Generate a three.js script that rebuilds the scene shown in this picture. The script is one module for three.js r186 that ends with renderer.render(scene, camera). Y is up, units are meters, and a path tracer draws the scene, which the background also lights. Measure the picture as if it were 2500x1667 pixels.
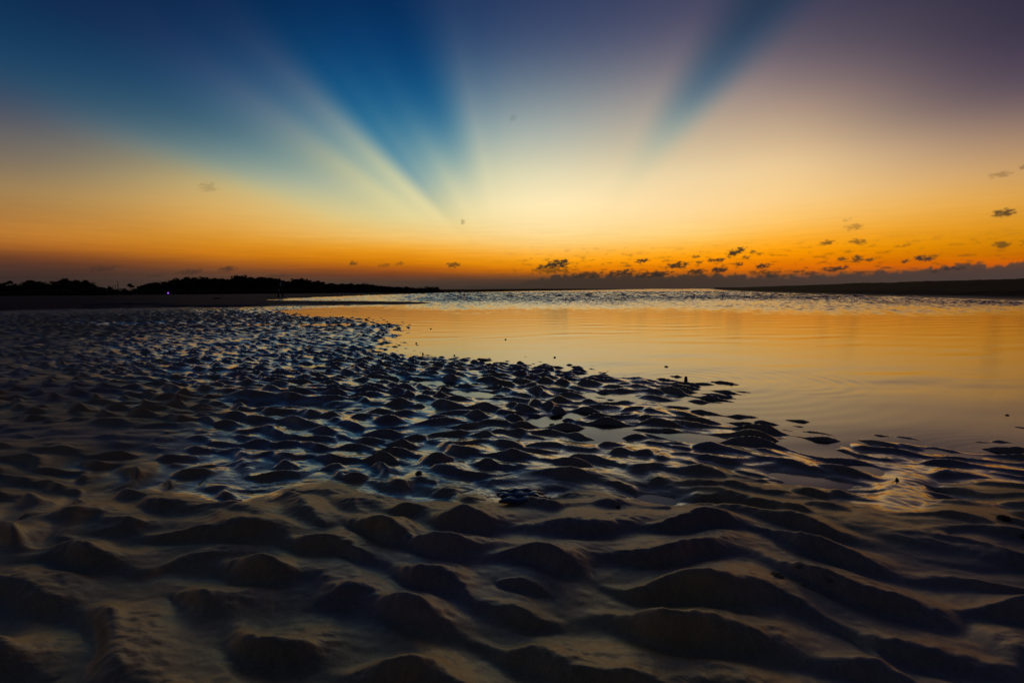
import * as THREE from 'three';
import { mergeGeometries } from 'three/addons/utils/BufferGeometryUtils.js';
import { MarchingCubes } from 'three/addons/objects/MarchingCubes.js';
import { createNoise2D, createNoise3D } from 'simplex-noise';

// ---------------------------------------------------------------- camera, exposure
const scene = new THREE.Scene();
const EYE = 0.62, D2R = Math.PI / 180;
const camera = new THREE.PerspectiveCamera(67.4, 1024 / 682, 0.05, 8000);
camera.rotation.order = 'YXZ';
camera.position.set(0, EYE, 0);
camera.rotation.set(-5.76 * D2R, 0, -0.0065);
camera.focus = 4.2;
camera.userData.fStop = 6.5;
const renderer = new THREE.WebGLRenderer({ antialias: true });
renderer.setSize(1024, 682);
renderer.toneMapping = THREE.LinearToneMapping;
renderer.toneMappingExposure = 1.0;
renderer.shadowMap.enabled = true;

// ---------------------------------------------------------------- small maths
const rng = (seed) => () => { seed = (seed + 0x6d2b79f5) | 0; let t = Math.imul(seed ^ (seed >>> 15), 1 | seed); t = (t + Math.imul(t ^ (t >>> 7), 61 | t)) ^ t; return ((t ^ (t >>> 14)) >>> 0) / 4294967296; };
const clamp = (x, a = 0, b = 1) => Math.min(b, Math.max(a, x));
const smooth = (a, b, x) => { const t = clamp((x - a) / (b - a)); return t * t * (3 - 2 * t); };
const lerp = (a, b, t) => a + (b - a) * t;
const lin = (c) => (c <= 0.04045 ? c / 12.92 : Math.pow((c + 0.055) / 1.055, 2.4));
const n2 = createNoise2D(rng(11)), n2b = createNoise2D(rng(12)), n2c = createNoise2D(rng(13)), n3 = createNoise3D(rng(14));
const fbm = (x, y, o = 4, f = n2) => { let s = 0, a = 0.5; for (let i = 0; i < o; i++) { s += a * f(x, y); x = x * 2.03 + 7.1; y = y * 2.03 - 3.7; a *= 0.5; } return s; };
const gauss = (r) => Math.sqrt(-2 * Math.log(1 - r())) * Math.cos(2 * Math.PI * r());

// ---------------------------------------------------------------- sky: dusk air with shadow rays that fan out from the set sun
// azimuth is measured from -z (the way the camera looks) towards +x; every column lists elevation and colour (sRGB)
const SKY_AIR = [
  [-180, [[0, 26, 27, 33], [5, 36, 34, 40], [12, 36, 35, 45], [25, 24, 29, 46], [50, 16, 23, 42], [90, 10, 18, 38]]],
  [-110, [[0, 34, 32, 36], [5, 52, 44, 46], [12, 48, 46, 56], [25, 26, 36, 60], [50, 15, 26, 52], [90, 10, 18, 38]]],
  [-70, [[0, 55, 46, 46], [2.5, 92, 64, 50], [5, 130, 94, 62], [9, 116, 98, 84], [14, 66, 70, 96], [22, 22, 44, 84], [50, 14, 32, 72], [90, 10, 18, 38]]],
  [-43, [[0, 52, 43, 40], [1.2, 59, 45, 42], [2.1, 77, 50, 42], [2.8, 105, 59, 37], [3.8, 172, 102, 40], [4.7, 192, 125, 50], [6.3, 173, 124, 65], [8.2, 160, 130, 86], [10.1, 126, 112, 94], [12.3, 99, 97, 99], [14.7, 63, 72, 95], [16.4, 43, 63, 95], [18.8, 25, 49, 87], [21.7, 18, 38, 72], [40, 12, 36, 78], [90, 10, 18, 38]]],
  [-30, [[0, 72, 58, 48], [1.0, 78, 60, 50], [1.8, 98, 64, 46], [2.6, 150, 84, 36], [3.5, 200, 118, 22], [4.6, 213, 138, 33], [6.2, 223, 160, 68], [8.1, 219, 173, 97], [10, 200, 175, 116], [11.8, 158, 151, 119], [13.6, 124, 133, 126], [15.3, 90, 112, 128], [18.7, 50, 79, 115], [21.9, 27, 54, 95], [25, 15, 41, 79], [45, 17, 28, 58], [90, 14, 23, 47]]],
  [-13, [[0, 64, 52, 46], [0.9, 78, 60, 50], [1.6, 108, 60, 38], [2.3, 162, 82, 24], [3.0, 208, 120, 8], [4.2, 236, 152, 26], [5.6, 244, 194, 106], [7.8, 226, 212, 150], [10.8, 206, 206, 164], [13.1, 184, 194, 164], [16.3, 140, 164, 164], [20.7, 80, 112, 142], [24.2, 44, 76, 116], [27.4, 28, 56, 98], [45, 17, 28, 58], [90, 10, 18, 38]]],
  [3.7, [[0, 55, 45, 40], [0.5, 62, 50, 42], [1.1, 84, 60, 44], [1.6, 150, 84, 34], [2.1, 218, 120, 6], [3.0, 250, 160, 14], [3.9, 255, 180, 66], [4.8, 255, 204, 116], [6.5, 254, 224, 160], [9.1, 262, 239, 187], [12.3, 229, 220, 183], [16.6, 168, 176, 170], [20.6, 113, 128, 141], [24.4, 69, 84, 116], [27.9, 48, 63, 100], [45, 17, 28, 58], [90, 10, 18, 38]]],
  [19.5, [[0, 66, 54, 48], [0.6, 80, 62, 50], [1.1, 110, 68, 44], [1.6, 190, 98, 18], [2.2, 232, 124, 4], [3.2, 254, 156, 6], [4.2, 255, 178, 54], [5.6, 255, 208, 120], [8.0, 254, 216, 154], [11.3, 240, 212, 164], [14.5, 206, 184, 152], [18.9, 160, 145, 140], [22.5, 112, 104, 118], [26, 74, 74, 100], [45, 17, 28, 58], [90, 10, 18, 38]]],
  [28.5, [[0, 74, 62, 54], [0.6, 86, 66, 54], [1.1, 120, 72, 48], [1.6, 196, 96, 16], [2.1, 226, 112, 4], [3.5, 252, 152, 0], [4.4, 255, 166, 30], [6.4, 255, 195, 100], [8.6, 252, 208, 138], [11.6, 240, 204, 150], [14.5, 205, 175, 140], [17.3, 165, 140, 127], [19.9, 120, 105, 112], [22.5, 86, 80, 96], [25, 68, 64, 90], [45, 17, 28, 58], [90, 10, 18, 38]]],
  [43, [[0, 76, 66, 58], [0.9, 82, 66, 60], [1.3, 112, 68, 52], [1.75, 218, 96, 12], [2.1, 206, 100, 4], [2.6, 198, 112, 2], [3.6, 214, 134, 6], [5.2, 224, 152, 40], [7.1, 226, 166, 78], [9, 206, 160, 104], [10.8, 176, 141, 110], [12.7, 140, 115, 105], [14.5, 98, 83, 92], [16.8, 72, 62, 82], [19, 56, 51, 72], [21.2, 50, 46, 66], [45, 17, 28, 58], [90, 10, 18, 38]]],
  [70, [[0, 62, 54, 52], [1.5, 96, 62, 48], [2.6, 150, 84, 30], [5, 150, 100, 48], [9, 112, 86, 76], [14, 66, 56, 78], [21, 42, 38, 70], [45, 17, 28, 58], [90, 10, 18, 38]]],
  [110, [[0, 34, 32, 36], [5, 54, 44, 44], [12, 48, 42, 54], [25, 30, 32, 54], [50, 17, 24, 48], [90, 10, 18, 38]]],
  [180, [[0, 26, 27, 33], [5, 36, 34, 40], [12, 36, 35, 45], [25, 24, 29, 46], [50, 16, 23, 42], [90, 10, 18, 38]]],
];
// the air in the shadow of clouds below the horizon: left fan and right ray
const SHADE_LEFT = [[0, 64, 52, 46], [1.6, 108, 60, 38], [3, 206, 116, 6], [4.2, 232, 146, 24], [5.6, 238, 188, 98], [7.8, 208, 200, 148], [10.8, 152, 174, 166], [13.1, 100, 146, 164], [16.3, 50, 114, 150], [18.3, 28, 96, 140], [20.7, 18, 80, 128], [24.2, 10, 58, 106], [27.4, 6, 44, 88], [45, 17, 28, 58], [90, 10, 18, 38]];
const SHADE_RIGHT = [[0, 66, 54, 48], [1.6, 190, 98, 18], [3.2, 254, 156, 6], [5.6, 254, 206, 118], [8, 246, 214, 156], [11.3, 212, 206, 170], [13.7, 176, 188, 168], [16.3, 126, 154, 156], [18.9, 78, 108, 130], [21.7, 52, 80, 108], [24, 38, 62, 88], [27, 30, 52, 76], [45, 17, 28, 58], [90, 10, 18, 38]];
function skyTexture() {
  const W = 4096, H = 2048, EL = 720, data = new Float32Array(W * H * 4);
  const at = (stops, el) => { let i = 0; while (i < stops.length - 2 && stops[i + 1][0] < el) i++; const a = stops[i], b = stops[i + 1], t = clamp((el - a[0]) / (b[0] - a[0])); return [0, 1, 2].map((c) => lerp(a[c + 1], b[c + 1], t)); };
  const column = (stops) => {   // 1/8 degree steps from 0 to 90, softened upwards
    const raw = Array.from({ length: EL + 1 }, (_, i) => at(stops, i / 8));
    return raw.map((_, i) => { const k = Math.round(clamp((i / 8) * 0.9, 1, 20)), s = [0, 0, 0]; let w = 0; for (let j = -k; j <= k; j++) { const q = raw[clamp(i + j, 0, EL)], g = k + 1 - Math.abs(j); w += g; for (let c = 0; c < 3; c++) s[c] += q[c] * g; } return s.map((v) => v / w); });
  };
  const cols = SKY_AIR.map(([az, s]) => [az, column(s)]), sl = column(SHADE_LEFT), sr = column(SHADE_RIGHT);
  // every degree of azimuth, softened sideways
  const sharp = [], grid = [];
  for (let az = -180; az <= 180; az++) { let i = 0; while (i < cols.length - 2 && cols[i + 1][0] < az) i++; const t = clamp((az - cols[i][0]) / (cols[i + 1][0] - cols[i][0])); sharp.push(cols[i][1].map((q, e) => q.map((v, c) => lerp(v, cols[i + 1][1][e][c], t)))); }
  for (let az = 0; az <= 360; az++) { const row = []; for (let e = 0; e <= EL; e++) { const s = [0, 0, 0]; let w = 0; for (let j = -6; j <= 6; j++) { const g = 7 - Math.abs(j), q = sharp[(az + j + 360) % 360][e]; w += g; for (let c = 0; c < 3; c++) s[c] += g * q[c]; } row.push(s.map((v) => v / w)); } grid.push(row); }
  const shadeOf = (az, el) => {   // how much of the left and of the right shadow fan lies in this direction
    if (Math.abs(az) > 88) return [0, 0];
    const Y = Math.tan(el * D2R) / Math.cos(az * D2R), X = Math.tan(az * D2R), L = Math.atan2(X, Y) / D2R, R = Math.atan2(X - 0.0765, Y + 0.0) / D2R;
    const low = lerp(smooth(4, 12, el), smooth(5, 23, el), smooth(-43, -28, L)), wob = 0.5 * n2(az * 0.03, 3);
        let left = smooth(-46, -39, L + wob) * (1 - smooth(-24.5, -9.5, L)) * (1 - 0.1 * Math.exp(-(((L + 37.5) / 2.6) ** 2)) - 0.07 * Math.exp(-(((L + 30) / 2.4) ** 2)));
    left = Math.max(left, 0.55 * smooth(-71.5, -65, L) * (1 - smooth(-62, -52.5, L)));
    left = Math.max(left, 0.22 * Math.exp(-(((L + 49.8) / 2.4) ** 2)));
    left = Math.max(left, 0.1 * Math.exp(-(((L + 8) / 6) ** 2)));
    const right = smooth(27.6, 37, R) * (1 - smooth(37, 45.2, R));
    return [clamp(left * low), 0.8 * right * smooth(6, 21, el)];
  };
  // small dusk clouds: azimuth, elevation, width, height (degrees), density, slant
  const C = [
    [5.0, 2.75, 3.6, 1.2, 1, .25], [3.3, 2.45, 1.3, .7, .8, .3], [4.6, 2.1, 5, 1.0, .55, .05], [8.6, 1.55, 3.6, .9, .8, .1], [12.2, 1.75, 3.4, .9, .9, .15], [15.6, 1.55, 4.6, .9, .9, .1], [17.8, 2.45, 2.3, .9, .95, .2], [19.8, 1.75, 2.3, .7, .9, .05], [21.9, 1.9, 1.8, .8, 1, .15],
    [14.2, 2.98, 1.6, .55, 1, .3], [19.6, 3.3, 1.0, .4, .7, .1], [20.0, 2.72, .9, .35, .7, .2], [21.1, 2.9, .8, .5, .8, .2], [21.9, 2.9, 1.2, .45, .95, .2], [23.4, 3.62, 1.9, 1.0, .95, .9], [25.0, 3.62, .6, .5, .8, .4], [24.4, 3.1, .9, .45, .6, .1], [25.6, 3.4, .8, .3, .5, .2], [23.8, 2.42, 1.1, .5, .9, -.1], [26.0, 2.2, 1.7, .5, .95, .15],
    [26.2, 1.55, 2.9, .42, .7, .05], [26.8, 1.2, 4.2, .5, .6, 0], [29.0, 1.6, 1.7, .32, .75, .05], [30.1, 1.4, 1.9, .36, .7, 0], [32.1, 1.75, 2.6, .6, .95, .1], [31.4, 4.2, 1.5, .55, .6, .3], [33.8, 4.15, 1.5, .7, .5, -.1], [32.6, 2.66, 1.1, .5, .7, .1], [33.8, 2.62, 1.0, .8, .8, .2], [34.7, 2.5, 1.0, .4, .7, .1], [34.2, 1.4, 1.5, .3, .7, .1],
    [37.3, 2.26, .7, .36, .9, .1], [38.7, 2.48, 1.7, .58, 1, -.1], [36.0, 1.72, 1.2, .26, .7, .1], [39.4, 1.4, .8, .36, .85, 0], [40.7, 1.55, 1.9, .5, .9, .05], [43.4, 3.3, 1.1, .75, .6, .1], [45.0, 3.35, .9, .45, .9, .2], [43.4, 5.8, 1.5, .85, .85, -.1], [44.6, 9.2, 1.1, .42, .8, .2], [43.0, 8.8, 1.5, .5, .3, 0], [45.4, 8.9, 1.0, 1.3, .4, 0],
    [37, 3.6, 1.3, .3, .3, .1], [33.4, 5.5, 1.8, .7, .3, .1], [32.8, 6.2, .8, .4, .2, .3], [-30.0, 9.7, 1.8, 1.1, .17, .2], [-5.3, 7.4, .5, .8, .3, 1], [-17.0, 2.9, .9, .5, .6, .2], [-13.8, 2.7, 1.6, .5, .3, .3], [-12.2, 2.9, 1.2, .5, .3, .4], [-6.4, 2.75, 1.7, .8, .6, .2], [-28.8, 2.15, 1.7, .65, .6, .3], [-32.0, 1.85, 2.4, .7, .4, .3], [-38.3, 2.0, 2.6, .65, .35, .2], [-34.6, 1.5, 2, .4, .3, .1], [-24.2, 1.55, 2.9, .4, .3, 0], [.3, 17.8, 1.0, .9, .12, .5],
    [50, 3.2, 2, .7, .8, .1], [55, 2.4, 3, .7, .8, 0], [61, 4, 2.4, .8, .6, .1], [-52, 2.4, 2.6, .7, .4, .2], [-62, 3, 3, .8, .4, .1],
  ];
  const bank = (az) => az < -6 ? -1 : 0.12 + lerp(1.35, 1.75, smooth(33, 46, az)) * smooth(-4, 6, az) - 0.32 * Math.exp(-(((az - 29) / 6) ** 2)) + 0.55 * fbm(az * 0.5, 5.2, 5) + 0.05 * n2(az * 3.1, 2);
  const far = smooth;
  for (let row = 0; row < H; row++) {
    const el = ((row + 0.5) / H - 0.5) * 180;
    for (let x = 0; x < W; x++) {
      const o = (row * W + x) * 4, az0 = ((x + 0.5) / W - 0.5) * 360;           // direction = (cos, sin) of that angle along x, z
      let az = az0 + 90; if (az > 180) az -= 360;
      data[o + 3] = 1;
      if (el < 0) { data[o] = 0.012; data[o + 1] = 0.011; data[o + 2] = 0.012; continue; }
      const e = Math.min(el * 8, EL - 0.001), ei = e | 0, et = e - ei, a = az + 180, ai = Math.min(a | 0, 359), atf = a - ai;
      const q = [0, 1, 2].map((c) => lerp(lerp(grid[ai][ei][c], grid[ai][ei + 1][c], et), lerp(grid[ai + 1][ei][c], grid[ai + 1][ei + 1][c], et), atf));
      const [l, r] = el > 3.5 && el < 80 ? shadeOf(az, el) : [0, 0], fade = 1 - far(40, 75, el);
      if (l > 0) { const dim = lerp(1, 0.72, smooth(-14, -36, az) * smooth(9, 16, el)); for (let c = 0; c < 3; c++) q[c] = lerp(q[c], lerp(sl[ei][c], sl[ei + 1][c], et) * dim, l * fade); }
      if (r > 0) for (let c = 0; c < 3; c++) q[c] = lerp(q[c], lerp(sr[ei][c], sr[ei + 1][c], et), r * fade);
      if (el < 9) {   // thin streaks of dust near the horizon
        const st = 1 + 0.045 * n2b(az * 0.12, el * 3.2) * (1 - el / 9) + 0.02 * n2c(az * 0.5, el * 9) * (1 - el / 9);
        for (let c = 0; c < 3; c++) q[c] *= st;
      }
      if (el < 19 && az > -66 && az < 66) {
        let shade = 0, soft = 0;
        for (const k of C) {
          const dx = az - k[0], dy = el - k[1] - dx * k[5] * 0.4; if (Math.abs(dx) > k[2] * 0.8 || Math.abs(dy) > k[3]) continue;
          const u = dx / (k[2] * 0.5), v = dy / (k[3] * 0.5), rr = u * u + (v > 0 ? v * v * 1.1 : v * v * 1.6);
          const f = 1 - rr + 1.35 * fbm(az * 2.1 / Math.sqrt(k[2] + .4) + k[0] * 7, el * 4.4 / Math.sqrt(k[3] + .3) + k[1] * 3, 4);
          shade = Math.max(shade, smooth(0.2, 0.7, f) * k[4]);
        }
        const bt = bank(az); if (bt > 0) { const f = smooth(0.13, -0.1, el - bt - 0.3 * fbm(az * 0.9, el * 2.6, 4)); soft = 0.86 * f * smooth(-6, 4, az); }
        const wisp = az > -8 && el < 6 ? smooth(0.2, 0.62, fbm(az * 0.42 + 40, el * 1.9, 5)) * smooth(0.9, 1.6, el) * (1 - smooth(2.4, 5.2, el)) * smooth(-6, 8, az) : 0; shade = Math.max(shade, wisp * 0.5);
        const dark = [48 + 8 * smooth(20, 45, az), 39 + 7 * smooth(20, 45, az), 36 + 9 * smooth(20, 45, az)], bankc = [63 + 12 * smooth(15, 45, az), 51 + 9 * smooth(15, 45, az), 43 + 13 * smooth(15, 45, az)];
        for (let c = 0; c < 3; c++) { q[c] = lerp(q[c], bankc[c], soft); q[c] = lerp(q[c], lerp(dark[c], q[c] * 0.42, smooth(4, 9, el)), shade * 0.92); }
      }
      for (let c = 0; c < 3; c++) data[o + c] = lin(clamp(q[c] / 255, 0, 1.2));
    }
  }
  const t = new THREE.DataTexture(data, W, H, THREE.RGBAFormat, THREE.FloatType);
  t.mapping = THREE.EquirectangularReflectionMapping; t.magFilter = THREE.LinearFilter; t.minFilter = THREE.LinearFilter; t.needsUpdate = true;
  return t;
}
const skyMap = skyTexture();
scene.background = skyMap;
scene.environment = skyMap;
// the sun has set behind the horizon: the sky alone lights the place

// ---------------------------------------------------------------- naming and tagging
const taken = new Map();
function numbered(name) { const n = taken.get(name) ?? 0; taken.set(name, n + 1); return n ? name + '_' + String(n).padStart(3, '0') : name; }
function part(name, geometry, material, parent) { const m = new THREE.Mesh(geometry, material); m.name = name; m.castShadow = m.receiveShadow = true; parent.add(m); return m; }
function tag(o, name, label, category, group, kind) {
  o.name = numbered(name); o.userData.label = label; if (category) o.userData.category = category; if (group) o.userData.group = group; if (kind) o.userData.kind = kind;
  o.castShadow = o.receiveShadow = true; if (!o.parent) scene.add(o); return o;
}
const base = (x, y, z, turn = 0) => { const g = new THREE.Group(); g.position.set(x, y, z); g.rotation.y = turn; return g; };

// ---------------------------------------------------------------- the lie of the land (metres, seen from above: x, z)
const SHORE = [[6, -1.35], [3.2, -1.55], [1.81, -1.76], [1.67, -1.76], [1.49, -1.82], [1.45, -1.87], [1.28, -1.94], [1.16, -2.22], [.95, -2.37], [.83, -2.65], [1.08, -2.94], [.93, -3.34], [.51, -3.85], [-.1, -4.21], [-.85, -4.6], [-1.48, -5.29], [-1.59, -6.18], [-2.09, -9.07], [-2.78, -9.93], [-3.74, -11.46], [-5.48, -12.75], [-7.6, -16.01],
  [-7.9, -16.9], [-7.53, -18.87], [-6.55, -20.54], [-5.09, -21.3], [-3.95, -24.21], [-3.8, -25.2], [-4.17, -26.22], [-8.12, -29.13], [-12.53, -31.45], [-16.88, -35.92], [-18.0, -39], [-18.69, -44.3], [-19.09, -53.32], [-19.23, -69.12], [-15.93, -100.4], [-14.05, -118.3], [9.27, -229.1], [139.7, -583.6], [60, -700], [-700, -700], [-700, 60], [6, 60]];
const NSEG = SHORE.length;
function shoreDistance(x, z) {   // positive on land
  let best = 1e18, inside = false;
  for (let i = 0, j = NSEG - 1; i < NSEG; j = i++) {
    const ax = SHORE[j][0], az = SHORE[j][1], bx = SHORE[i][0], bz = SHORE[i][1], ex = bx - ax, ez = bz - az;
    const t = clamp(((x - ax) * ex + (z - az) * ez) / (ex * ex + ez * ez)), dx = x - ax - t * ex, dz = z - az - t * ez, d = dx * dx + dz * dz;
    if (d < best) best = d;
    if ((az > z) !== (bz > z) && x < ((bx - ax) * (z - az)) / (bz - az) + ax) inside = !inside;
  }
  return inside ? Math.sqrt(best) : -Math.sqrt(best);
}
// hollows that hold pools: x, z, half width, half length, depth, turn
const HOLLOWS = [
  [.40, -2.16, .12, .12, .036, .3], [.14, -2.36, .1, .07, .042, 0], [.33, -2.47, .19, .05, .032, -.3], [.93, -2.68, .15, .08, .022, .4], [.72, -2.1, .12, .06, .042, .5], [.42, -1.44, .09, .075, .04, 0], [.60, -1.36, .1, .04, .045, .4], [.97, -1.57, .13, .06, .046, .4], [1.16, -1.95, .11, .06, .044, .5],
  [1.24, -1.56, .1, .3, .03, -.32], [1.03, -1.37, .18, .08, .02, .1], [-.77, -1.56, .18, .11, .018, 0], [-.28, -1.47, .14, .06, .02, .2], [.01, -1.44, .12, .06, .026, 0], [-1.34, -2.7, .2, .08, .046, .3], [-1.0, -2.66, .16, .07, .044, .4], [-.52, -3.39, .28, .09, .04, .4], [-.25, -3.02, .24, .09, .038, .4], [-.1, -2.75, .18, .08, .024, .4],
  [-7.0, -9.8, 1.2, .4, .07, -.03], [-4.9, -9.6, .5, .3, .05, 0], [-3.5, -9.4, .6, .34, .055, 0], [-3.3, -5.82, .22, .14, .045, .2], [-2.05, -5.66, .2, .12, .04, .1], [-17.2, -23.0, 1.3, .9, .19, 0], [-11.4, -19.9, 1.6, .6, .12, 0], [-13.6, -20.6, .7, .4, .11, 0], [-8.2, -19.2, .6, .3, .08, 0], [-1.7, -4.2, .3, .15, .03, .3], [-2.6, -3.9, .3, .15, .03, .4], [.55, -2.9, .16, .08, .022, .4],
];
function waveSet(seed, length, turn, spread, n = 26) { const r = rng(seed), out = []; for (let i = 0; i < n; i++) { const a = (turn + gauss(r) * spread) * D2R, k = (2 * Math.PI) / (length * (1 + 0.19 * clamp(gauss(r), -1.8, 1.8))); out.push([-Math.sin(a) * k, Math.cos(a) * k, r() * 2 * Math.PI]); } out.norm = Math.sqrt(n) * 0.95; return out; }
const NEAR = waveSet(71, 0.147, 19, 19), HUMPS = waveSet(78, 0.138, 18, 22), LONG = waveSet(73, 0.128, 28, 13), FAR = waveSet(74, 0.19, 14, 24);
const NEAR_ALONG = waveSet(81, 0.24, 112, 22), HUMPS_ALONG = waveSet(82, 0.19, 108, 24), LONG_ALONG = waveSet(83, 0.3, 118, 18), FAR_ALONG = waveSet(84, 0.3, 104, 24);
function phase(set, x, z) { let c = 0, s = 0; for (const w of set) { const p = w[0] * x + w[1] * z + w[2]; c += Math.cos(p); s += Math.sin(p); } return [Math.atan2(s, c), Math.min(1.4, Math.hypot(c, s) / set.norm)]; }
function crests(set, along, depth, x, z) {   // a crest broken along its length into mounds, over flat troughs
  const [p, env] = phase(set, x, z), [q, e2] = phase(along, x + 0.03 * Math.sin(p), z), u = p - 0.72 * Math.cos(p);
  const hump = 0.42 + 0.5 * Math.cos(u) + (set === NEAR ? 0.02 : 0.09) * Math.cos(2 * u), m = 1 - depth * (0.5 - 0.5 * Math.cos(q) * Math.min(1, e2));
  return Math.pow(env, 0.6) * hump * m - 0.3;
}
function ripple(x, z, r) {
  const wx = x + 0.05 * n2(x * 1.1, z * 1.1) + 0.014 * n2b(x * 5, z * 5), wz = z + 0.045 * n2c(x * 1.1 + 9, z * 1.1) + 0.012 * n2(x * 5.2 + 5, z * 5);
  const near = 1 - smooth(1.25, 1.75, r + 0.12 * n2(x * 2, z * 2)), far = smooth(5, 10, r), long = smooth(0.25, 1.15, x + 0.3 * n2b(x * 1.2, z * 1.2)) * (1 - near) * (1 - far), hump = Math.max(0, 1 - near - far - long);
  let h = 0;
  if (near > 0.001) h += 2.15 * near * crests(NEAR, NEAR_ALONG, 0.8, wx, wz);
  if (far > 0.001) h += 2.1 * far * crests(FAR, FAR_ALONG, 0.8, wx, wz);
  if (long > 0.001) h += 1.45 * long * crests(LONG, LONG_ALONG, 0.74, wx, wz);
  if (hump > 0.001) h += 1.75 * hump * crests(HUMPS, HUMPS_ALONG, 0.74, wx, wz);
  return h;
}
const bankEdge = [[20, -16], [20.9, -20.7], [21.6, -23.5], [22.99, -30.32], [24.03, -40.16], [42.03, -95.81], [134, -341]];
function bankDistance(x, z) {   // metres inside the sand bank across the water
  let best = 1e9; for (let i = 0; i < bankEdge.length - 1; i++) { const [ax, az] = bankEdge[i], [bx, bz] = bankEdge[i + 1], ex = bx - ax, ez = bz - az, t = clamp(((x - ax) * ex + (z - az) * ez) / (ex * ex + ez * ez)), px = x - ax - t * ex, pz = z - az - t * ez, d = Math.hypot(px, pz) * Math.sign(ex * pz - ez * px); if (Math.abs(d) < Math.abs(best)) best = d; }
  return best;
}
function ground(x, z) {   // height, wetness 0 dry .. 1 soaked, scrub 0..1
  const r = Math.hypot(x, z), s = shoreDistance(x, z);
  let b, amp = 0.0195, flat = 0;
  const wob = r < 60 ? 0.011 * n2(x * 0.9 + 3, z * 0.9) + 0.0075 * n2b(x * 2.1, z * 2.6) : 0;
  if (s > 0) b = 0.003 + 0.0225 * (1 - Math.exp(-s / 0.45)) + 0.02 * smooth(1.3, 3.2, s) + 0.008 * smooth(3, 6, s) + wob * lerp(0.7, 1, smooth(0.5, 2, s));
  else b = 0.003 - 0.047 * Math.pow(-s, 0.9) + wob * 0.6;
  if (s > 0 && r < 8) b += 0.016 * smooth(-.6, -2.2, x) * smooth(-4.5, -2, z) + 0.034 * smooth(-1.54, -1.2, z + 0.05 * n2(x * 2.2, 7));   // the drier near left and the brow right in front
  if (r < 6) b += 0.005 * smooth(0.75, 1.2, x) * smooth(-.4, 0.05, s);
  // hollows
  let pool = 0;
  if (r < 30) for (const h of HOLLOWS) { const dx = x - h[0], dz = z - h[1]; if (Math.abs(dx) > h[2] * 3 + h[3] * 2 || Math.abs(dz) > h[3] * 3 + h[2] * 2) continue; const c = Math.cos(h[5]), n = Math.sin(h[5]), u = (dx * c + dz * n) / h[2], v = (-dx * n + dz * c) / h[3], g = Math.exp(-(u * u + v * v) * 0.8); b -= h[4] * g; pool = Math.max(pool, g * (h[2] < .4 ? 1 : .6)); }
  // where the ripples die down
  if (r < 60) {
    flat = 0.72 * Math.exp(-(((x + 1.75) / 0.85) ** 2 + ((z + 1.98) / 0.3) ** 2)); flat = Math.max(flat, 0.62 * pool);
    flat = Math.max(flat, 0.85 * smooth(19, 24, r) * smooth(-1, 1.5, s + 3));
    flat = Math.max(flat, 0.25 * smooth(0.4, -0.5, n2b(x * 0.7, z * 0.7 + 4)));
  } else flat = 0.9;
  if (r > 19 && s > 0) flat = Math.max(flat, smooth(20, 24.5, r + 2 * n2(x * .2, z * .3)) * 0.93);
  amp *= (1 - flat) ;
  let h = b;
  if (r < 60) {
    const rip = ripple(x, z, r), firm = 0.3 + 0.7 * smooth(-0.35, 0.25, rip); h += amp * rip;
    if (r < 9) {
      h += firm * (lerp(0.002, 0.003, smooth(1.2, 1.9, r)) * fbm(x * 10, z * 12, 3, n2b) + 0.0016 * (1 - smooth(1.2, 2.2, r)) * n2b(x * 24, z * 31) + 0.0005 * n2(x * 38, z * 44) + 0.0003 * n2c(x * 95, z * 100)) * (1 - smooth(6, 9, r));
      h += 0.0022 * flat * Math.sin(z * 62 + x * 9 + 2.2 * n2(x * 2.4, z * 5)) * smooth(-1.2, -1.5, x) * (1 - smooth(2.2, 2.6, -z)) * smooth(1.5, 1.8, -z);
    } else h += 0.01 * (1 - smooth(25, 60, r)) * n2(x * 0.8, z * 1.6) * smooth(15, 22, r);
  }
  { const u = (x - 1.2 + 0.78 * (z + 1.5) + 0.025 * n2b(z * 7, 2)) / 0.08, m = Math.exp(-u * u * u * u) * smooth(-1.86, -1.76, z) * smooth(-1.2, -1.32, z); if (m > 0) { h = lerp(h, 0.003 + 0.058 * (z + 1.78) + 0.0022 * n2(x * 9, z * 6) + 0.0008 * n2b(x * 26, z * 20), m); pool = Math.max(pool, m * 0.55); } }
  if (s > 0) h += 0.045 * smooth(0, 1.2, s) * smooth(22.5, 24.5, r + 0.5 * n2(x * .3, z * .4));
  if (s > 0) h += (1 - smooth(.1, .6, pool * (r > 18 ? 6 : 0))) * 0.05 * smooth(2, 12, s) * smooth(24, 45, r) + 0.05 * smooth(50, 100, r) * smooth(2, 20, s) + 1.1 * smooth(8, 60, s) * smooth(190, 420, r) * (0.8 + 0.4 * n2(x * .012, z * .012));
  const bd = x > 12 && z < -6 ? bankDistance(x, z) : -9;
  let scrub = 0, bk = 0;
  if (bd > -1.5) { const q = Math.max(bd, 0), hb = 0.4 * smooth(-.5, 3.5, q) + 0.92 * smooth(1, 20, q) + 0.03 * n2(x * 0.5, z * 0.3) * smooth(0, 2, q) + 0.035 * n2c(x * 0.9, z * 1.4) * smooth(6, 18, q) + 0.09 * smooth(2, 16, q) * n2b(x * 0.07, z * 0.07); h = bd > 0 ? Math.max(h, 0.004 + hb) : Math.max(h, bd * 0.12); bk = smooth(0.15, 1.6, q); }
  if (s > 0) scrub = smooth(101, 106, r + 2.5 * n2(x * .12, z * .12)) * smooth(1, 5, s);
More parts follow.
